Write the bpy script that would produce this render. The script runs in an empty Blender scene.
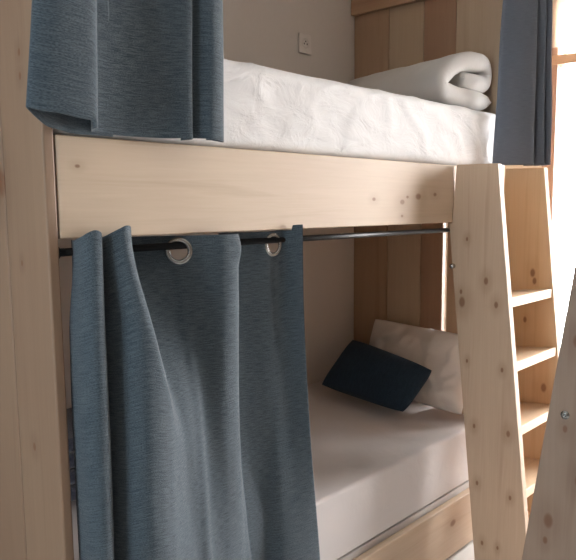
import bpy, bmesh, math, random
from mathutils import Vector, Matrix, noise
random.seed(4)
S = bpy.context.scene
COL = S.collection

# ------------------------------------------------------------------ helpers
def tag(o, label=None, cat=None, group=None, kind=None):
    if label: o['label'] = label
    if cat: o['category'] = cat
    if group: o['group'] = group
    if kind: o['kind'] = kind
    return o

def empty(name, loc=(0, 0, 0)):
    o = bpy.data.objects.new(name, None)
    o.empty_display_size = .05
    COL.objects.link(o); o.location = loc
    return o

def link(name, bm, mat, parent=None, smooth=False, bevel=0, mods=()):
    me = bpy.data.meshes.new(name)
    bmesh.ops.recalc_face_normals(bm, faces=bm.faces)
    if parent is not None:
        bmesh.ops.translate(bm, verts=bm.verts, vec=-Vector(parent.matrix_basis.translation))
    bm.to_mesh(me); bm.free()
    if mat: me.materials.append(mat)
    for p in me.polygons: p.use_smooth = smooth
    o = bpy.data.objects.new(name, me)
    COL.objects.link(o)
    if parent is not None: o.parent = parent
    if bevel:
        m = o.modifiers.new('bevel', 'BEVEL'); m.width = bevel; m.segments = 3
        m.limit_method = 'ANGLE'; m.angle_limit = math.radians(40)
        for p in me.polygons: p.use_smooth = True
        m.harden_normals = True
    return o

def box(bm, x0, x1, y0, y1, z0, z1):
    v = [bm.verts.new((x, y, z)) for x in (x0, x1) for y in (y0, y1) for z in (z0, z1)]
    for f in ((0,1,3,2),(4,6,7,5),(0,4,5,1),(2,3,7,6),(0,2,6,4),(1,5,7,3)):
        bm.faces.new([v[i] for i in f])
    return v

def board(name, dims, mat, parent, bevel=.004):
    bm = bmesh.new(); box(bm, *dims)
    return link(name, bm, mat, parent, bevel=bevel)

def prism_x(poly, x0, x1):
    """polygon of (y, z) extruded along x"""
    bm = bmesh.new()
    a = [bm.verts.new((x0, y, z)) for y, z in poly]
    b = [bm.verts.new((x1, y, z)) for y, z in poly]
    bm.faces.new(a); bm.faces.new(b[::-1])
    n = len(poly)
    for i in range(n):
        bm.faces.new((a[i], a[(i+1) % n], b[(i+1) % n], b[i]))
    return bm

def tube(bm, a, b, r, n=20, caps=True):
    a, b = Vector(a), Vector(b); d = (b-a).normalized()
    u = d.orthogonal().normalized(); w = d.cross(u)
    ra = [bm.verts.new(a + r*(math.cos(t)*u+math.sin(t)*w)) for t in [2*math.pi*i/n for i in range(n)]]
    rb = [bm.verts.new(b + r*(math.cos(t)*u+math.sin(t)*w)) for t in [2*math.pi*i/n for i in range(n)]]
    for i in range(n): bm.faces.new((ra[i], ra[(i+1) % n], rb[(i+1) % n], rb[i]))
    if caps: bm.faces.new(ra[::-1]); bm.faces.new(rb)

def lathe(bm, c, axis, prof, n=32):
    """prof: (radius, height) pairs, closed at ends when radius is 0"""
    c = Vector(c); d = Vector(axis).normalized(); u = d.orthogonal().normalized(); w = d.cross(u)
    rings = []
    for r, h in prof:
        if r < 1e-6: rings.append([bm.verts.new(c+d*h)])
        else: rings.append([bm.verts.new(c+d*h+r*(math.cos(2*math.pi*i/n)*u+math.sin(2*math.pi*i/n)*w)) for i in range(n)])
    for A, B in zip(rings, rings[1:]):
        for i in range(n):
            j = (i+1) % n
            if len(A) == 1: bm.faces.new((A[0], B[i], B[j]))
            elif len(B) == 1: bm.faces.new((A[i], A[j], B[0]))
            else: bm.faces.new((A[i], A[j], B[j], B[i]))

# ------------------------------------------------------------------ materials
class NT:
    def __init__(s, name):
        s.m = bpy.data.materials.new(name); s.m.use_nodes = True
        s.t = s.m.node_tree; s.b = s.t.nodes['Principled BSDF']
    def n(s, typ, **kw):
        nd = s.t.nodes.new(typ)
        for k, v in kw.items():
            if k.startswith('_'): setattr(nd, k[1:], v)
            else:
                nd.inputs[int(k[1:]) if k[0] == 'i' and k[1:].isdigit() else k.replace('__', ' ')].default_value = v
        return nd
    def l(s, a, b): s.t.links.new(a, b)
    def coord(s, kind='Object'):
        return s.n('ShaderNodeTexCoord').outputs[kind]
    def mapping(s, src, scale):
        m = s.n('ShaderNodeMapping'); m.inputs['Scale'].default_value = scale; s.l(src, m.inputs['Vector']); return m.outputs[0]
    def ramp(s, src, stops):
        r = s.n('ShaderNodeValToRGB'); e = r.color_ramp.elements
        while len(e) < len(stops): e.new(.5)
        for el, (p, c) in zip(e, stops): el.position = p; el.color = (c, c, c, 1) if isinstance(c, (int, float)) else (*c, 1)
        s.l(src, r.inputs[0]); return r.outputs[0]
    def math(s, op, a, b=None, clamp=False):
        m = s.n('ShaderNodeMath', _operation=op, _use_clamp=clamp)
        for i, v in enumerate((a, b)):
            if v is None: continue
            if isinstance(v, (int, float)): m.inputs[i].default_value = v
            else: s.l(v, m.inputs[i])
        return m.outputs[0]
    def mix(s, fac, a, b, mode='MIX'):
        m = s.n('ShaderNodeMix', _data_type='RGBA', _blend_type=mode)
        for sock, v in ((m.inputs[0], fac), (m.inputs[6], a), (m.inputs[7], b)):
            if isinstance(v, (int, float)): sock.default_value = v
            elif isinstance(v, tuple): sock.default_value = (*v, 1)
            else: s.l(v, sock)
        return m.outputs[2]

def wood(name, light, dark, axis, knots=(), off=(0, 0, 0)):
    """pine board; axis = direction of the grain; knots = (x,y,z,radius) in the object's own space"""
    t = NT(name)
    co = t.coord()
    geo = t.n('ShaderNodeVectorMath', _operation='ADD'); t.l(co, geo.inputs[0]); geo.inputs[1].default_value = off
    info = t.n('ShaderNodeObjectInfo')
    rnd = t.n('ShaderNodeVectorMath', _operation='SCALE'); rnd.inputs[0].default_value = (3.1, 1.7, 2.3)
    t.l(info.outputs['Random'], rnd.inputs['Scale'])
    add = t.n('ShaderNodeVectorMath', _operation='ADD'); t.l(geo.outputs[0], add.inputs[0]); t.l(rnd.outputs[0], add.inputs[1])
    v = add.outputs[0]
    # knot fields
    kn = None; warp = None
    for (kx, ky, kz, kr) in knots:
        d = t.n('ShaderNodeVectorMath', _operation='SUBTRACT'); t.l(co, d.inputs[0]); d.inputs[1].default_value = (kx, ky, kz)
        sc = [1, 1, 1]; sc['xyz'.index(axis)] = .6
        ds = t.n('ShaderNodeVectorMath', _operation='MULTIPLY'); t.l(d.outputs[0], ds.inputs[0]); ds.inputs[1].default_value = sc
        ln = t.n('ShaderNodeVectorMath', _operation='LENGTH'); t.l(ds.outputs[0], ln.inputs[0])
        r = t.n('ShaderNodeMapRange', _interpolation_type='SMOOTHSTEP'); t.l(ln.outputs['Value'], r.inputs[0])
        r.inputs[1].default_value = kr*1.25; r.inputs[2].default_value = kr*.55; r.inputs[3].default_value = 0; r.inputs[4].default_value = 1
        w = t.n('ShaderNodeMapRange', _interpolation_type='SMOOTHSTEP'); t.l(ln.outputs['Value'], w.inputs[0])
        w.inputs[1].default_value = kr*5; w.inputs[2].default_value = kr; w.inputs[3].default_value = 0; w.inputs[4].default_value = 1
        kn = r.outputs[0] if kn is None else t.math('MAXIMUM', kn, r.outputs[0])
        warp = w.outputs[0] if warp is None else t.math('MAXIMUM', warp, w.outputs[0])
    s1 = [22, 22, 22]; s1['xyz'.index(axis)] = .9
    s2 = [150, 150, 150]; s2['xyz'.index(axis)] = 5
    n1 = t.n('ShaderNodeTexNoise', Scale=1.0, Detail=4.0, Roughness=.55, Distortion=.6); t.l(t.mapping(v, s1), n1.inputs['Vector'])
    n2 = t.n('ShaderNodeTexNoise', Scale=1.0, Detail=3.0, Roughness=.6); t.l(t.mapping(v, s2), n2.inputs['Vector'])
    n3 = t.n('ShaderNodeTexNoise', Scale=2.2, Detail=2.0); t.l(v, n3.inputs['Vector'])
    g = t.ramp(n1.outputs[0], [(.34, 0), (.5, .35), (.56, .2), (.68, 1)])
    fac = t.math('ADD', t.math('MULTIPLY', g, .55), t.math('MULTIPLY', n2.outputs[0], .45))
    if warp: fac = t.math('ADD', fac, t.math('MULTIPLY', warp, .45), True)
    c = t.mix(fac, light, dark)
    tint = t.mix(t.ramp(n3.outputs[0], [(.35, 0), (.7, 1)]), (1.0, 1.0, 1.0), (.93, .9, .9))
    c = t.mix(1.0, c, tint, 'MULTIPLY')
    if kn: c = t.mix(t.math('MULTIPLY', kn, .8), c, (.19, .08, .035))
    t.l(c, t.b.inputs['Base Color'])
    t.b.inputs['Roughness'].default_value = .55
    bp = t.n('ShaderNodeBump', Strength=.12, Distance=.002); t.l(fac, bp.inputs['Height']); t.l(bp.outputs[0], t.b.inputs['Normal'])
    return t.m

LIGHT, DARK = (.62, .49, .36), (.46, .335, .225)
def fabric(name, c1, c2, scale=(420, 900), bump=.35, rough=.9, sheen=.2, uv=True):
    t = NT(name)
    co = t.coord('UV' if uv else 'Object')
    s = (scale[0], scale[1], scale[0])
    n1 = t.n('ShaderNodeTexNoise', Scale=1.0, Detail=3.0, Roughness=.7); t.l(t.mapping(co, s), n1.inputs['Vector'])
    n2 = t.n('ShaderNodeTexNoise', Scale=1.0, Detail=2.0); t.l(t.mapping(co, (scale[0]*.1, scale[1]*.6, scale[0]*.1)), n2.inputs['Vector'])
    f = t.math('ADD', t.math('MULTIPLY', n1.outputs[0], .65), t.math('MULTIPLY', n2.outputs[0], .35))
    f = t.ramp(f, [(.40, 0), (.60, 1)])
    t.l(t.mix(f, c1, c2), t.b.inputs['Base Color'])
    t.b.inputs['Roughness'].default_value = rough
    t.b.inputs['Sheen Weight'].default_value = sheen
    t.b.inputs['Specular IOR Level'].default_value = .25
    bp = t.n('ShaderNodeBump', Strength=bump, Distance=.0015); t.l(f, bp.inputs['Height']); t.l(bp.outputs[0], t.b.inputs['Normal'])
    return t.m

def translucent(mat, col, k):
    nt = mat.node_tree; out = nt.nodes['Material Output']; tl = nt.nodes.new('ShaderNodeBsdfTranslucent'); tl.inputs[0].default_value = (*col, 1)
    mx = nt.nodes.new('ShaderNodeMixShader'); mx.inputs[0].default_value = k
    nt.links.new(nt.nodes['Principled BSDF'].outputs[0], mx.inputs[1]); nt.links.new(tl.outputs[0], mx.inputs[2]); nt.links.new(mx.outputs[0], out.inputs[0])

def sheet(name, col, wr=.5, scale=14, stretch=(1, 1, 1), dist=.006):
    t = NT(name)
    co = t.mapping(t.coord(), stretch)
    n1 = t.n('ShaderNodeTexNoise', Scale=float(scale), Detail=5.0, Roughness=.55, Distortion=1.2); t.l(co, n1.inputs['Vector'])
    n2 = t.n('ShaderNodeTexNoise', Scale=600.0, Detail=1.0); t.l(co, n2.inputs['Vector'])
    h = t.math('ADD', n1.outputs[0], t.math('MULTIPLY', n2.outputs[0], .02))
    bp = t.n('ShaderNodeBump', Strength=wr, Distance=dist); t.l(h, bp.inputs['Height']); t.l(bp.outputs[0], t.b.inputs['Normal'])
    t.b.inputs['Base Color'].default_value = (*col, 1)
    t.b.inputs['Roughness'].default_value = .85
    t.b.inputs['Specular IOR Level'].default_value = .2
    t.b.inputs['Sheen Weight'].default_value = .15
    return t.m

def plain(name, col, rough=.5, metal=0., nscale=8., amt=.06, bump=.0):
    t = NT(name)
    n1 = t.n('ShaderNodeTexNoise', Scale=float(nscale), Detail=4.0); t.l(t.coord(), n1.inputs['Vector'])
    t.l(t.mix(n1.outputs[0], tuple(x*(1-amt) for x in col), tuple(min(1, x*(1+amt)) for x in col)), t.b.inputs['Base Color'])
    t.b.inputs['Roughness'].default_value = rough; t.b.inputs['Metallic'].default_value = metal
    if bump:
        bp = t.n('ShaderNodeBump', Strength=bump, Distance=.001); t.l(n1.outputs[0], bp.inputs['Height']); t.l(bp.outputs[0], t.b.inputs['Normal'])
    return t.m

M_wall = plain('plaster', (.62, .56, .51), .9, nscale=60, amt=.02, bump=.1)
M_wallroom = plain('low_bounce_paint', (.33, .29, .26), .9)  # unseen room walls, darkened to cut light bounced into the lower bunk
M_wallend = plain('cream_plaster', (.80, .72, .62), .9, nscale=60, amt=.02, bump=.1)
M_ceil = plain('ceiling_paint', (.8, .78, .75), .9)
M_floor = plain('floor_vinyl', (.60, .59, .57), .45, nscale=5, amt=.08)
M_skirt = plain('skirting_paint', (.75, .72, .68), .5)
M_pinex = wood('pine_lengthwise', LIGHT, DARK, 'x')
M_pinez = wood('pine_upright', LIGHT, DARK, 'z')
M_piney = wood('pine_crosswise', (.50, .34, .21), (.36, .22, .13), 'y')
M_plank_pale = wood('pine_plank_pale', (.52, .40, .28), (.40, .29, .19), 'z')
M_plank_mid = wood('pine_plank_brown', (.47, .325, .21), (.35, .22, .13), 'z')
M_plank_red = wood('pine_plank_reddish', (.40, .25, .16), (.29, .165, .10), 'z')
M_beam = wood('pine_beam', (.63, .50, .37), (.49, .365, .25), 'x', [
    (.05, 0, 1.509, .004), (1.298, 0, 1.435, .009), (1.514, 0, 1.462, .007), (1.40, 0, 1.454, .011), (1.33, 0, 1.452, .005), (1.297, 0, 1.388, .005), (1.13, 0, 1.444, .006)])
M_lowboard = wood('pine_low_board', LIGHT, DARK, 'x', [(1.70, 0, .15, .014), (.9, 0, .1, .01)])
M_end = wood('pine_end_board_dimmed', (.345, .23, .152), (.245, .155, .098), 'z', [  # same pine, base colour darkened to stand in for dimmer light here
    (-.027, .180, 1.478, .019), (-.027, .073, 1.738, .005), (-.027, .074, 1.691, .005), (-.027, .109, 1.306, .004), (-.027, .1, .9, .006)])
M_rod = plain('black_steel', (.008, .008, .009), .35, .6)
M_chrome = plain('brushed_steel', (.42, .42, .41), .25, 1.0, amt=.03)
M_cur = fabric('teal_grey_weave', (.034, .052, .070), (.118, .152, .178), (330, 600), bump=.4)
M_cur2 = fabric('blue_grey_weave', (.115, .127, .155), (.18, .195, .228), (420, 800), bump=.2)
translucent(M_cur2, (.30, .36, .44), .22)
M_sheet = sheet('white_sheet', (.80, .79, .79), .55, 9, (1.0, 1.0, 1.6), .012)
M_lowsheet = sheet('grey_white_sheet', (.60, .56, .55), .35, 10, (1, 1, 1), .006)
M_pillow = sheet('pillowcase', (.62, .57, .53), .5, 16)
M_duvet = sheet('duvet_cotton', (.60, .58, .56), .5, 12)
M_navy = fabric('navy_cotton', (.010, .024, .045), (.02, .042, .070), (300, 300), bump=.2, uv=False, sheen=.1)
M_blanket = fabric('dark_blue_wool', (.02, .025, .045), (.05, .055, .08), (200, 200), bump=.3, uv=False)
M_socket = plain('white_plastic', (.66, .60, .55), .4)
M_hole = plain('socket_recess', (.10, .085, .075), .6)
M_base = plain('bed_base_cloth', (.55, .53, .52), .8)
M_frame = wood('window_pine', (.78, .56, .38), (.66, .43, .27), 'y')
M_jamb = wood('window_jamb_pine', (.62, .42, .32), (.52, .33, .25), 'z')

def glass():
    t = NT('window_glass'); nt = t.t
    out = nt.nodes['Material Output']
    tr = t.n('ShaderNodeBsdfTransparent'); gl = t.n('ShaderNodeBsdfGlossy', Roughness=.02)
    fr = t.n('ShaderNodeFresnel', IOR=1.45); mx = t.n('ShaderNodeMixShader')
    t.l(fr.outputs[0], mx.inputs[0]); t.l(tr.outputs[0], mx.inputs[1]); t.l(gl.outputs[0], mx.inputs[2]); t.l(mx.outputs[0], out.inputs[0])
    return t.m
M_glass = glass()
def blind():
    t = NT('blind_fabric'); nt = t.t; out = nt.nodes['Material Output']
    d = t.n('ShaderNodeBsdfDiffuse'); d.inputs[0].default_value = (.88, .83, .75, 1)
    tl = t.n('ShaderNodeBsdfTranslucent'); tl.inputs[0].default_value = (.88, .82, .73, 1)
    n = t.n('ShaderNodeTexNoise', Scale=300.0); mx = t.n('ShaderNodeMixShader')
    t.l(t.coord(), n.inputs['Vector']); f = t.math('MULTIPLY_ADD', n.outputs[0], .1); 
    mx.inputs[0].default_value = .5
    t.l(d.outputs[0], mx.inputs[1]); t.l(tl.outputs[0], mx.inputs[2]); t.l(mx.outputs[0], out.inputs[0])
    return t.m
M_blind = blind()

# ------------------------------------------------------------------ the room
XW, YB, YF, XL, ZC = 3.0, .760, -3.1, -2.3, 2.75
def struct(name, dims, mat):
    bm = bmesh.new()
    for d in (dims if isinstance(dims, list) else [dims]): box(bm, *d)
    return tag(link(name, bm, mat), kind='structure')
T = .14
struct('floor', (XL-T, XW+T, YF-T, YB+T, -.12, 0), M_floor)
struct('ceiling', (XL-T, XW+T, YF-T, YB+T, ZC, ZC+.12), M_ceil)
struct('wall_back', (XL-T, XW+T, YB, YB+T, 0, ZC), M_wall)
LY0, LY1, LZ0, LZ1 = -.85, .02, .6, 2.3
struct('wall_left', [(XL-T, XL, YF, LY0, 0, ZC), (XL-T, XL, LY1, YB, 0, ZC), (XL-T, XL, LY0, LY1, LZ1, ZC), (XL-T, XL, LY0, LY1, 0, LZ0)], M_wallroom)
WY0, WY1, WZ0, WZ1 = -1.45, .215, .05, 2.52
struct('wall_right', [(XW, XW+T, WY1, YB, 0, ZC), (XW, XW+T, YF, WY0, 0, ZC), (XW, XW+T, WY0, WY1, WZ1, ZC), (XW, XW+T, WY0, WY1, 0, WZ0)], M_wallend)
struct('wall_front', (XL-T, XW+T, YF-T, YF, 0, ZC), M_wallroom)
struct('baseboard_back', (XL, XW, YB-.012, YB, 0, .07), M_skirt)
# exterior ground, unseen, added to cut sky light from below
struct('exterior_ground', (XW+T, XW+6, -5, 5, -.14, -.04), plain('balcony_concrete', (.6, .58, .55), .9))

w1 = tag(empty('window_1', (XW, WY1, WZ0)), kind='structure')
def wpart(name, dims, mat, parent, bevel=.003): return board(name, dims, mat, parent, bevel)
wpart('jamb', (XW-.012, XW+.10, .150, WY1, WZ0, WZ1), M_jamb, w1)
wpart('jamb', (XW-.012, XW+.10, WY0, WY0+.065, WZ0, WZ1), M_jamb, w1)
wpart('transom_bar', (XW-.014, XW+.10, WY0, WY1+.02, 2.140, 2.188), M_frame, w1)
wpart('window_head', (XW-.012, XW+.10, WY0, WY1, WZ1-.06, WZ1), M_frame, w1)
wpart('window_sill', (XW-.012, XW+.10, WY0, WY1, WZ0, WZ0+.07), M_frame, w1)
wpart('mullion', (XW-.010, XW+.09, -.66, -.60, WZ0+.07, 2.14), M_jamb, w1)
wpart('pane', (XW+.045, XW+.051, WY0+.065, -.66, WZ0+.07, 2.14), M_glass, w1, 0)
wpart('pane', (XW+.045, XW+.051, -.60, .150, WZ0+.07, 2.14), M_glass, w1, 0)
wpart('pane', (XW+.045, XW+.051, WY0+.065, .150, 2.188, WZ1-.06), M_glass, w1, 0)
w2 = tag(empty('added_fill_window', (XL, LY0, LZ0)), kind='structure')  # unseen window, added and sized for cool light from the left
LM = (LY0+LY1)/2
for d in ((LY0, LY0+.06, LZ0, LZ1), (LY1-.06, LY1, LZ0, LZ1), (LM-.03, LM+.03, LZ0+.06, LZ1-.06), (LY0+.06, LY1-.06, LZ0, LZ0+.06), (LY0+.06, LY1-.06, LZ1-.06, LZ1)):
    wpart('window_frame', (XL-.1, XL+.01, *d), M_frame, w2)
wpart('pane', (XL-.05, XL-.045, LY0+.06, LM-.03, LZ0+.06, LZ1-.06), M_glass, w2, 0)
wpart('pane', (XL-.05, XL-.045, LM+.03, LY1-.06, LZ0+.06, LZ1-.06), M_glass, w2, 0)

# roller blind over the transom of the right window
rb = tag(empty('roller_blind', (XW-.03, (WY0+WY1)/2, 2.6)), 'warm cream roller blind drawn down over the top of the bright window', 'blind')
board('blind_fabric', (XW-.034, XW-.032, WY0+.02, WY1+.10, 2.222, 2.60), M_blind, rb, 0)
bm = bmesh.new(); tube(bm, (XW-.033, WY0, 2.61), (XW-.033, WY1+.12, 2.61), .02)
link('roller_tube', bm, M_skirt, rb, smooth=True)

# wall socket
so = tag(empty('wall_socket', (1.684, YB, 2.125)), 'small square pale power socket on the plaster wall above the top mattress', 'socket')
bm = bmesh.new(); cx, cz = 1.684, 2.128
box(bm, cx-.041, cx+.041, YB-.010, YB, cz-.041, cz+.041); link('face_plate', bm, M_socket, so, bevel=.003)
bm = bmesh.new(); lathe(bm, (cx, YB-.0102, cz+.004), (0, -1, 0), [(.0, 0.0004), (.020, .0004), (.0205, .0016), (.0225, .0016), (.0225, 0)])
link('socket_ring', bm, M_socket, so, smooth=True)
bm = bmesh.new()
for dx, dz in ((0, .006), (-.0095, -.004), (.0095, -.004)):
    lathe(bm, (cx+dx, YB-.0108, cz+.004+dz), (0, -1, 0), [(0, .0006), (.0038, .0006), (.0038, 0)], 12)
link('pin_hole', bm, M_hole, so)

# ------------------------------------------------------------------ bunk bed
XE = 2.05
bed = tag(empty('bunk_bed', (0, 0, 0)), 'pale pine double bunk bed with wide plank ends and deep front rails', 'bunk bed')
# foot-end panel (left of the picture): upright boards, front edges at y = 0
board('end_plank', (-.027, -.0005, 0.0, .166, 0, 2.55), M_end, bed, .006)
board('end_plank', (-.027, -.0005, .169, .366, 0, 2.55), M_end, bed, .006)
board('end_plank', (-.027, -.0005, .369, .566, 0, 2.55), M_end, bed, .006)
board('end_plank', (-.027, -.0005, .569, .757, 0, 2.55), M_end, bed, .006)
# head-end panel (right), two rows of upright planks with daylight gaps
for y0, y1, m in ((.563, .757, M_plank_mid), (.381, .5595, M_plank_pale), (.224, .3785, M_plank_red), (.0, .2215, M_plank_pale)):
    board('head_plank', (XE, XE+.03, y0, y1, 1.361, 2.55), m, bed, .003)
for y0, y1, m in ((.563, .757, M_plank_mid), (.381, .5595, M_plank_pale), (.267, .3775, M_plank_red), (.0, .244, M_plank_mid)):
    board('head_plank', (XE, XE+.03, y0, y1, 0, 1.359), m, bed, .003)
board('head_rail', (XE-.028, XE-.0005, .0, .757, 2.310, 2.45), M_piney, bed, .003)
# front rails
board('front_rail', (0.003, XE-.0005, 0, .038, 1.359, 1.571), M_beam, bed, .003)
board('front_rail', (0.003, XE-.0005, 0, .030, .012, .236), M_lowboard, bed, .004)
board('back_rail', (0.003, XE-.0005, .727, .757, 1.359, 1.571), M_pinex, bed)
board('back_rail', (0.003, XE-.0005, .727, .757, .012, .236), M_pinex, bed)
board('bed_base', (0.003, XE-.002, .040, .725, 1.50, 1.571), M_pinex, bed)
board('bed_base', (0.003, XE-.002, .033, .725, .18, .258), M_base, bed)
# curtain rods (screwed to the bed)
def rod(y, z, x0, x1, r=.0085):
    bm = bmesh.new(); tube(bm, (x0, y, z), (x1, y, z), r)
    o = link('curtain_rod', bm, M_rod, bed, smooth=True)
    for x, s in ((x0, 1), (x1, -1)):
        b2 = bmesh.new(); lathe(b2, (x, y, z), (s, 0, 0), [(0, -.001), (.014, -.001), (.014, .003), (.009, .006), (.009, .018), (0, .018)], 20)
        e = link('rod_socket', b2, M_chrome if s < 0 else M_rod, bed, smooth=False)
        e.parent = o; e.matrix_parent_inverse.identity()
    return o
YR, ZR = .017, 1.330
rod(YR, ZR, .001, XE-.0005)
# upper rod runs in front of the panel edges on two small plates
rod(-.050, 2.36, -.03, 2.14)
for x in (-.026, XE+.004):
    board('rod_plate', (x, x+.02, -.056, -.0005, 2.35, 2.37), M_rod, bed, .002)

# ------------------------------------------------------------------ mattresses
def mattress(name, x0, x1, y0, y1, z0, z1, mat, rise, label, wr):
    NX, NY, NZ = 110, 40, 14; r = .028 if rise == 0 else .013
    bm = bmesh.new()
    # closed loop around the y/z section, swept along x, with ends
    sec = []
    def arc(cy, cz, a0, a1):
        for i in range(7):
            a = math.radians(a0+(a1-a0)*i/6); sec.append((cy+r*math.cos(a), cz+r*math.sin(a)))
    arc(y0+r, z0+r, 270, 180)
    for i in range(1, 12): sec.append((y0, z0+r+(z1-z0-2*r)*i/12))
    arc(y0+r, z1-r, 180, 90)
    for i in range(1, 26): sec.append((y0+r+(y1-y0-2*r)*i/26, z1))
    arc(y1-r, z1-r, 90, 0)
    for i in range(1, 6): sec.append((y1, z1-r-(z1-z0-2*r)*i/6))
    arc(y1-r, z0+r, 0, -90)
    rows = []
    for i in range(NX+1):
        u = i/NX; x = x0+(x1-x0)*u
        e = min(u, 1-u)*(x1-x0); sh = max(0, 1-e/.02); ins = .010*sh**2
        row = []
        for (y, z) in sec:
            yy = min(max(y, y0+ins), y1-ins); zz = min(z, z1-ins)
            p = Vector((x, yy, zz))
            v = (y-y0)/(y1-y0); w = (z-z0)/(z1-z0)
            if w > .5: p.z += rise*(max(0, (v-.15)/.85))**1.3*w
            q = Vector((x*3.0+z*2.2, y*5, z*9-x*2.0))
            d = noise.noise(q*1.3)*.5+noise.noise(q*3.1)*.3
            rd = 1-abs(noise.noise(Vector((x*5+z*7, y*6, z*6-x*5))))*2.6
            d += max(0, rd)**2*.9
            amp = wr*min(1, w*3)
            if y < y0+r*1.01: p.y -= amp*d*(1-w*.3) - amp*.2
            if w > .9: p.z += amp*d*.25
            row.append(bm.verts.new(p))
        rows.append(row)
    n = len(sec)
    for a, b in zip(rows, rows[1:]):
        for i in range(n): bm.faces.new((a[i], a[(i+1) % n], b[(i+1) % n], b[i]))
    bm.faces.new(rows[0]); bm.faces.new(rows[-1][::-1])
    o = link(name, bm, mat, smooth=True)
    return tag(o, label, 'mattress')
mattress('mattress', .01, XE-.004, .010, .754, 1.5725, 1.797, M_sheet, 0.0, 'white sheeted mattress on the upper bunk, sheet creased at the side', .0085)
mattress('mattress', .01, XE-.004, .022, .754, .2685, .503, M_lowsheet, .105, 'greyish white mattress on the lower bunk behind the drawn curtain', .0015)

# ------------------------------------------------------------------ curtains
def cr(pts, n):
    """Catmull-Rom resample with even arc length"""
    P = [Vector((*p, 0)) for p in pts]; P = [P[0]*2-P[1]]+P+[P[-1]*2-P[-2]]
    out = []
    for i in range(1, len(P)-2):
        for k in range(24):
            t = k/24; a, b, c, d = P[i-1:i+3]
            out.append(.5*((2*b)+(c-a)*t+(2*a-5*b+4*c-d)*t*t+(3*b-a-3*c+d)*t**3))
    out.append(P[-2])
    L = [0]
    for a, b in zip(out, out[1:]): L.append(L[-1]+(b-a).length)
    res = []; j = 0
    for i in range(n+1):
        s = L[-1]*i/n
        while j < len(L)-2 and L[j+1] < s: j += 1
        f = (s-L[j])/max(1e-9, L[j+1]-L[j]); res.append(out[j].lerp(out[j+1], min(1, max(0, f))))
    return res, L[-1]

def curtain(name, top, bot, z1, z0, mat, n=260, m=70, blend=1.0, ztop=None, zbot=None, thick=.0022, rip=.003, seed=0, fine=False):
    """top/bot: matching lists of plan (x, y) control points; matched control point by control point"""
    bm = bmesh.new(); uvl = bm.loops.layers.uv.new('UVMap')
    # parametrise both by control-point index so that folds stay aligned
    A = crk(top, n); B = crk(bot, n)
    rows = []; vs = []
    La = [0]
    for a, b in zip(A, A[1:]): La.append(La[-1]+(b-a).length)
    for j in range(m+1):
        v = (j/m if not fine else (.09*j/50 if j < 50 else .09+.91*(j-50)/(m-50))); row = []; vs.append(v)
        sm = lambda q: (lambda c: c*c*(3-2*c))(min(1, max(0, q)))
        slow = sm((v-.05)/1.1)*1.25
        for i in range(n+1):
            u = i/n; quick = sm((v-.012)/(.15+.25*sm((u-.35)/.2))); g = sm((u-.45)/.4); bl = (quick*(1-g)+min(1, slow)*g) if fine else v**blend; p = A[i].lerp(B[i], bl)
            zt = z1+(ztop(u) if ztop else 0); zb = z0+(zbot(u) if zbot else 0)
            z = zt+(zb-zt)*v
            q = Vector((La[i]*9+seed, v*3.0, seed)); a = rip*min(1, .25+v*3)
            p = p+Vector((noise.noise(q)*a, noise.noise(q+Vector((7, 3, 1)))*a*1.6, 0))
            row.append(bm.verts.new((p.x, p.y, z)))
        rows.append(row)
    for j in range(m):
        for i in range(n):
            f = bm.faces.new((rows[j][i], rows[j][i+1], rows[j+1][i+1], rows[j+1][i]))
            for lp, (a, b) in zip(f.loops, ((i, j), (i+1, j), (i+1, j+1), (i, j+1))):
                lp[uvl].uv = (La[a], (z1-z0)*(1-vs[b]))
    me = bpy.data.meshes.new(name); bm.to_mesh(me); bm.free(); me.materials.append(mat)
    for p in me.polygons: p.use_smooth = True
    o = bpy.data.objects.new(name, me); COL.objects.link(o)
    s = o.modifiers.new('thickness', 'SOLIDIFY'); s.thickness = thick; s.offset = 0
    return o

def crk(pts, n):
    P = [Vector((*p, 0)) for p in pts]; P = [P[0]*2-P[1]]+P+[P[-1]*2-P[-2]]
    K = len(pts)-1; out = []
    for i in range(n+1):
        g = K*i/n; k = min(K-1, int(g)); t = g-k; a, b, c, d = P[k:k+4]
        out.append(.5*((2*b)+(c-a)*t+(2*a-5*b+4*c-d)*t*t+(3*b-a-3*c+d)*t**3))
    return out

# lower curtain
LT = [(.050, .035), (.034, .0), (.034, -.035), (.052, -.052), (.074, -.040), (.076, .010), (.082, .048), (.090, .010),
      (.094, -.035), (.120, -.058), (.148, -.042), (.150, -.008), (.152, .022), (.195, .058), (.299, .038), (.330, .017),
      (.361, -.004), (.425, -.044), (.478, -.036), (.492, .017), (.508, .056), (.634, .020), (.668, .017), (.702, .012), (.740, -.030)]
LB = [(.030, .012), (.020, .010), (.018, -.040), (.038, -.066), (.066, -.050), (.084, -.010), (.092, .012), (.098, -.015),
      (.108, -.055), (.135, -.085), (.170, -.092), (.205, -.086), (.240, -.074), (.285, -.062), (.325, -.052), (.355, -.050),
      (.385, -.036), (.435, -.022), (.490, -.010), (.540, .000), (.585, .012), (.615, .006), (.650, -.022), (.715, -.042), (.785, -.050)]
def lt_top(u):
    # the soft folds at the left stand up in front of the rail, the rest stays below it
    x = u*24
    h = 0
    for c, w, a in ((3, 1.2, .022), (9.3, 1.3, .030), (24, 1.3, .018)):
        h += a*math.exp(-((x-c)/w)**2)
    return h
low = curtain('curtain', LT, LB, 1.3545, .10, M_cur, n=360, m=130, fine=True, blend=.62, ztop=lt_top, rip=.004, seed=3.3)
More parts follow.
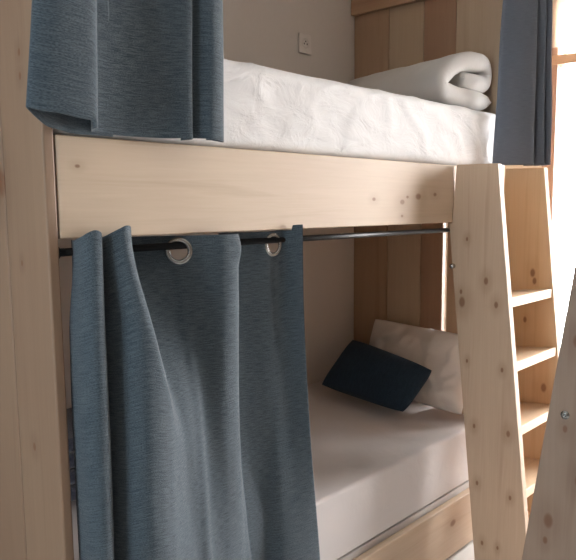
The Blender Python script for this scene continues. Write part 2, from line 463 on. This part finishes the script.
# keep the cloth clear of the rail's underside
for v in low.data.vertices:
    v.co.y = min(v.co.y, .012+max(0, v.co.z-.54)*.12)
    if v.co.z > 1.3555 and -.006 < v.co.y < .046: v.co.z = 1.3555
tag(low, 'blue-grey woven curtain hanging from steel eyelets across the lower bunk', 'curtain')
def eyelet(c, nrm, parent):
    bm = bmesh.new()
    pf = []
    for k in range(13):
        a = math.pi*2*k/12; pf.append((.0275+.0065*math.cos(a), .0048*math.sin(a)))
    lathe(bm, c, nrm, pf, 40)
    bmesh.ops.remove_doubles(bm, verts=bm.verts, dist=1e-5)
    o = link('eyelet', bm, M_chrome, None, smooth=True); o.parent = parent; o['label'] = 'steel ring eyelet'
    return o
AT = crk(LT, 360)
holes = []
for k in (12, 15, 19, 22):
    i = k*15-{12: 8, 19: 6}.get(k, 0)
    p = AT[i]; t = (AT[i+3]-AT[i-3]).normalized(); nrm = Vector((-t.y, t.x, 0))
    c = Vector((p.x, p.y, ZR-.013)); holes.append((c, nrm)); eyelet(c, nrm, low)
for v in low.data.vertices:
    for h, nrm in holes:
        d = v.co-h; k = d.dot(nrm)
        if abs(k) < .035:
            r_ = (d-nrm*k).length
            if r_ < .055: v.co -= nrm*k*(1 if r_ < .037 else (.055-r_)/.018)
# cut the cloth inside the rings
bm = bmesh.new(); bm.from_mesh(low.data)
kill = []
for f in bm.faces:
    c = f.calc_center_median()
    for h, nrm in holes:
        d = c-h
        if abs(d.dot(nrm)) < .02 and (d-nrm*d.dot(nrm)).length < .0245: kill.append(f); break
bmesh.ops.delete(bm, geom=kill, context='FACES'); bm.to_mesh(low.data); bm.free()

# upper left curtain
UT = [(.130, -.030), (.070, -.040), (.015, -.030), (.018, -.058), (.032, -.078), (.070, -.080), (.105, -.060), (.106, -.035), (.125, -.022),
      (.190, -.030), (.280, -.045), (.340, -.062), (.356, -.035), (.352, -.005), (.368, -.045), (.390, -.075), (.425, -.060), (.420, -.020)]
UB = [(.150, .012), (.060, .014), (-.004, -.010), (-.078, -.048), (-.045, -.074), (.030, -.082), (.058, -.074), (.070, -.040), (.100, -.004),
      (.180, .004), (.260, -.020), (.320, -.045), (.340, -.030), (.338, .010), (.352, -.020), (.380, -.058), (.428, -.048), (.420, .010)]
UT = [(x-.014, y-.012) for x, y in UT]; UB = [(x-.014, min(y-.014, -.008)) for x, y in UB]
def ub(u):
    x = u*17; T_ = [-.014, -.014, -.008, .022, .014, .005, -.008, -.008, -.008, -.011, -.011, -.009, -.010, -.010, -.006, -.008, -.012, -.004]
    k = min(16, int(x)); t = x-k; t = t*t*(3-2*t); return T_[k]*(1-t)+T_[k+1]*t
upl = curtain('curtain', UT, UB, 2.385, 1.588, M_cur, n=300, m=70, blend=.9, zbot=ub, rip=.003, seed=8.1)
tag(upl, 'dark teal-grey woven curtain gathered at the left of the upper bunk', 'curtain')
# upper right curtain, bunched at the ladder
RT = [(1.985, -.020), (1.975, -.040), (2.015, -.085), (2.060, -.120), (2.082, -.085), (2.088, -.110), (2.092, -.140), (2.105, -.100), (2.110, -.130), (2.112, -.158), (2.130, -.120)]
RB = [(1.975, -.008), (1.932, -.022), (1.975, -.090), (2.030, -.145), (2.060, -.090), (2.066, -.130), (2.066, -.172), (2.092, -.120), (2.094, -.160), (2.088, -.192), (2.125, -.140)]
upr = curtain('curtain', RT, RB, 2.385, 1.580, M_cur2, n=220, m=60, blend=.8, rip=.003, seed=5.2)
tag(upr, 'slate blue curtain bunched above the ladder at the right of the upper bunk', 'curtain')

# ------------------------------------------------------------------ pillows
def pillow(name, corners, t, mat, crump=0., flat=0., seed=0., pinch=.05, n=44, power=.5):
    """corners: four points (u-,v-),(u+,v-),(u+,v+),(u-,v+) of the seam; t = half thickness"""
    A, B, C_, D = [Vector(c) for c in corners]
    N = ((B-A).cross(D-A)).normalized()
    bm = bmesh.new()
    def pt(u, v, s):
        pu = u*(1-pinch*(1-v*v)); pv = v*(1-pinch*(1-u*u)*1.2)
        a, b = (pu+1)/2, (pv+1)/2
        ck = 1-.07*abs(u*v)**3; a = .5+(a-.5)*ck; b = .5+(b-.5)*ck
        p = (A*(1-a)+B*a)*(1-b)+(D*(1-a)+C_*a)*b
        h = t*(max(0, 1-abs(u)**2.6)*max(0, 1-abs(v)**2.6))**power
        q = p*9+Vector((seed, seed, s*3)); 
        k = noise.noise(q)*.6+noise.noise(q*2.3)*.4 + max(0, 1-abs(noise.noise(q*1.4))*4)*.5
        e = (max(0, 1-abs(u)**6)*max(0, 1-abs(v)**6))
        h += crump*(k+.9*max(0, u-.1)*max(0, .3-v)*noise.noise(p*26))*e
        return p+N*s*max(h, 0)
    top = {}; bot = {}
    for i in range(n+1):
        for j in range(n+1):
            u, v = -1+2*i/n, -1+2*j/n
            top[i, j] = bm.verts.new(pt(u, v, 1))
            bot[i, j] = top[i, j] if i in (0, n) or j in (0, n) else bm.verts.new(pt(u, v, -1))
    for i in range(n):
        for j in range(n):
            bm.faces.new((top[i, j], top[i+1, j], top[i+1, j+1], top[i, j+1]))
            bm.faces.new((bot[i, j+1], bot[i+1, j+1], bot[i+1, j], bot[i, j]))
    return link(name, bm, mat, smooth=True)

wp = pillow('pillow', [(1.905, .61, .575), (1.870, .045, .535), (1.985, .08, .875), (1.99, .60, .905)], .060, M_pillow, crump=.024, seed=2.)
tag(wp, 'off-white crumpled pillow leaning against the plank end of the lower bunk', 'pillow')
bp_ = pillow('cushion', [(1.600, .620, .640), (1.700, .232, .558), (1.868, .186, .724), (1.826, .605, .826)], .047, M_navy, crump=.003, seed=5., pinch=.03)
tag(bp_, 'small dark navy cushion lying against the off-white pillow', 'cushion')

# folded duvet on the upper bunk: a thick sheet rolled over, swept across the bed
def duvet():
    cl = [(1.70, 1.835), (1.80, 1.830), (1.92, 1.833), (1.985, 1.850), (1.965, 1.888), (1.88, 1.885), (1.78, 1.880), (1.745, 1.905), (1.79, 1.935), (1.88, 1.955),
          (1.93, 1.965), (1.955, 1.985)]
    cl = [(2.016, 1.836), (1.90, 1.836), (1.78, 1.836), (1.665, 1.846), (1.632, 1.876), (1.675, 1.920), (1.76, 1.962), (1.88, 1.992), (1.970, 1.990), (2.004, 1.945), (1.970, 1.906), (1.87, 1.906), (1.775, 1.908)]
    Cn = crk(cl, 150); bm = bmesh.new()
    NV = 70; n = 150; top = {}; bot = {}
    for j in range(NV+1):
        v = j/NV; y = .034+(.735-.034)*v
        ev = (max(0, 1-abs(2*v-1)**24))**.5
        for i in range(n+1):
            u = i/n; c = Cn[i]; a = Cn[max(0, i-2)]; b = Cn[min(n, i+2)]
            t = (b-a).normalized(); N = Vector((-t.y, t.x))
            eu = (max(0, 1-abs(2*u-1)**30))**.5
            x, z = c.x, c.y
            z = 1.807+(z-1.80)*.95*(1-.16*v**1.5)
            x = 2.035-(2.035-x)*(1-.6*v)+.006*math.sin(v*5)
            q = Vector((x*6, y*6, z*9)); k = noise.noise(q)*.006+noise.noise(q*2.4)*.004
            h = (.039)*eu*ev
            k *= eu*ev
            top[i, j] = bm.verts.new((x+N.x*(h+k), y+.008*noise.noise(Vector((u*9, 0, 3))), z+N.y*(h+k)))
            if i in (0, n) or j in (0, NV): bot[i, j] = top[i, j]
            else: bot[i, j] = bm.verts.new((x-N.x*(h-k), y, z-N.y*(h-k)))
    for i in range(n):
        for j in range(NV):
            bm.faces.new((top[i, j], top[i+1, j], top[i+1, j+1], top[i, j+1]))
            bm.faces.new((bot[i, j+1], bot[i+1, j+1], bot[i+1, j], bot[i, j]))
    return link('folded_duvet', bm, M_duvet, smooth=True)
tag(duvet(), 'thick off-white duvet folded over at the head of the upper mattress', 'duvet')

# folded blanket at the foot of the lower bunk, seen through the gap beside the curtain
bl = tag(empty('folded_blanket', (.35, .56, .58)), 'dark blue folded blanket in the gap between end board and lower curtain', 'blanket')
for k in range(4):
    bm = bmesh.new(); z0 = .600+k*.045
    box(bm, .10+.01*k, .72-.012*k, .40+.006*k, .73, z0, z0+.041)
    link('fold', bm, M_blanket, bl, bevel=.018)

# ------------------------------------------------------------------ ladder
def knot(y, z, r, x): return (x, y, z, r)
KL = [(-.065, 1.298, .005), (-.145, 1.146, .009), (-.05, 1.061, .013), (-.187, 1.061, .008), (-.045, 1.10, .006), (-.076, .838, .005), (-.217, .823, .006),
      (-.112, .591, .006), (-.248, .588, .008), (-.13, .37, .006), (-.263, .346, .006), (-.157, .137, .006), (-.22, .137, .005)]
KR = [(-.146, 1.146, .011), (-.155, 1.113, .009), (-.209, .674, .012), (-.12, .95, .008)]
lad_loc = (1.64, -.25, 0)
def rel(ks, x): return [(x-lad_loc[0], y-lad_loc[1], z, r) for y, z, r in ks]
M_sL = wood('pine_stile_near', (.58, .445, .325), (.42, .30, .20), 'z', rel(KL, 1.64))
M_sR = wood('pine_stile_far', (.66, .47, .29), (.54, .36, .205), 'z', rel(KR, 2.055))
M_tread = wood('pine_tread', (.72, .55, .38), (.60, .43, .28), 'x')
lad = tag(empty('ladder', lad_loc), 'pale pine ladder with wide flat treads leaning against the front of the bunk', 'ladder')
def stile(x0, x1, mat):
    poly = [(-.178, 1.570), (-.0155, 1.572), (-.0015, 1.3555), (.011, 1.3545), (-.133, 0), (-.353, 0)]
    return link('stile', prism_x(poly, x0, x1), mat, lad, bevel=.0035)
stile(1.640, 1.674, M_sL); stile(2.055, 2.089, M_sR)
for z in (1.050, .814, .578, .342, .106):
    yf = -.353+.1115*(z+.03)+.004; yb = -.133+.1065*z-.006
    poly = [(yf, z), (yf, z+.036), (yb, z+.016), (yb, z-.020)]
    link('tread', prism_x(poly, 1.6745, 2.0545), M_tread, lad, bevel=.003)
bm = bmesh.new(); lathe(bm, (1.640, -.010, 1.195), (-1, 0, 0), [(0, .016), (.008, .016), (.010, .012), (.010, 0), (0, 0)], 20)
b = link('bolt', bm, M_chrome, lad, smooth=True); b['label'] = 'metal bolt head'

# the other ladder, close to the camera at the right edge
fl_loc = (.9, -.9, 0)
def fy(z): return -.554-.1365*z
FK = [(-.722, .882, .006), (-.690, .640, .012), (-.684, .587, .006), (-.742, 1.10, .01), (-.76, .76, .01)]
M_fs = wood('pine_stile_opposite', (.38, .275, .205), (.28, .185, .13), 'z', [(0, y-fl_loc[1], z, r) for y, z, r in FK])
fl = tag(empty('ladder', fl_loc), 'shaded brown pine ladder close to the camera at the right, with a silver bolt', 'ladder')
for x0 in (.9, 1.315):
    poly = [(fy(0), 0), (fy(1.62), 1.62), (fy(1.62)-.165, 1.62), (fy(0)-.215, 0)]
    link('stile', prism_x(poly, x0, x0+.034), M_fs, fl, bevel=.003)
for z in (.106, .342, .578, .814, 1.05, 1.286):
    poly = [(fy(z)-.01, z), (fy(z)-.01, z+.034), (fy(z)-.185, z+.03), (fy(z)-.185, z-.004)]
    link('tread', prism_x(poly, .9345, 1.3145), M_tread, fl, bevel=.003)
bm = bmesh.new(); c = (.9, -.721, .917)
lathe(bm, c, (-1, 0, 0), [(0, .0008), (.0105, .0008), (.0105, .0022), (.0072, .0022), (.0068, .0055), (.0055, .0065), (.0040, .0065), (.0034, .003), (0, .003)], 24)
b = link('bolt', bm, M_chrome, fl, smooth=True); b['label'] = 'small silver bolt with a washer'

# ------------------------------------------------------------------ light
w = bpy.data.worlds.new('sky'); S.world = w; w.use_nodes = True
nt = w.node_tree; bg = nt.nodes['Background']
tc = nt.nodes.new('ShaderNodeTexCoord'); sx = nt.nodes.new('ShaderNodeSeparateXYZ'); nt.links.new(tc.outputs['Generated'], sx.inputs[0])
mr = nt.nodes.new('ShaderNodeMapRange'); mr.interpolation_type = 'SMOOTHSTEP'; nt.links.new(sx.outputs[0], mr.inputs[0])
mr.inputs[1].default_value = -.6; mr.inputs[2].default_value = .9; mr.inputs[3].default_value = 0; mr.inputs[4].default_value = 1
mc = nt.nodes.new('ShaderNodeMix'); mc.data_type = 'RGBA'; nt.links.new(mr.outputs[0], mc.inputs[0])
mc.inputs[6].default_value = (9.0, 10.6, 11.6, 1); mc.inputs[7].default_value = (30, 29.5, 29.5, 1)
nt.links.new(mc.outputs[2], bg.inputs[0]); bg.inputs[1].default_value = 1.0
def portal(name, loc, rot, sx, sy):
    L = bpy.data.lights.new(name, 'AREA'); L.shape = 'RECTANGLE'; L.size = sx; L.size_y = sy; L.cycles.is_portal = True
    o = bpy.data.objects.new(name, L); COL.objects.link(o); o.location = loc; o.rotation_euler = rot
portal('daylight_portal', (XW+T+.01, (WY0+WY1)/2, (WZ0+WZ1)/2), (0, math.radians(90), 0), WZ1-WZ0, WY1-WY0)
portal('daylight_portal', (XL-T-.01, (LY0+LY1)/2, (LZ0+LZ1)/2), (0, math.radians(-90), 0), LZ1-LZ0, LY1-LY0)

# ------------------------------------------------------------------ camera
f = 715.62; py = 300.596
R = [[0.663215138205191, -0.7483722428958176, -0.009201441112821927], [-0.10181824991218469, -0.07803869298194208, -0.9917373676445241], [0.7414706497497316, 0.658672109976393, -0.12795439460587973]]
cam = bpy.data.cameras.new('camera'); co = bpy.data.objects.new('camera', cam); COL.objects.link(co)
rx, ry, rz = Vector(R[0]), -Vector(R[1]), -Vector(R[2])
mw = Matrix((rx, ry, rz)).transposed().to_4x4(); mw.translation = Vector((-0.79544359, -1.33611753, 1.41761879))
co.matrix_world = mw
cam.sensor_fit = 'HORIZONTAL'; cam.sensor_width = 36; cam.lens = f*36/576
cam.shift_y = (py-280)/576
cam.clip_start = .02
S.camera = co
S.view_settings.view_transform = 'Standard'; S.view_settings.look = 'None'; S.view_settings.gamma = 1
S.view_settings.use_curve_mapping = False; S.view_settings.exposure = 0.08
S.cycles.max_bounces = 10; S.cycles.diffuse_bounces = 6
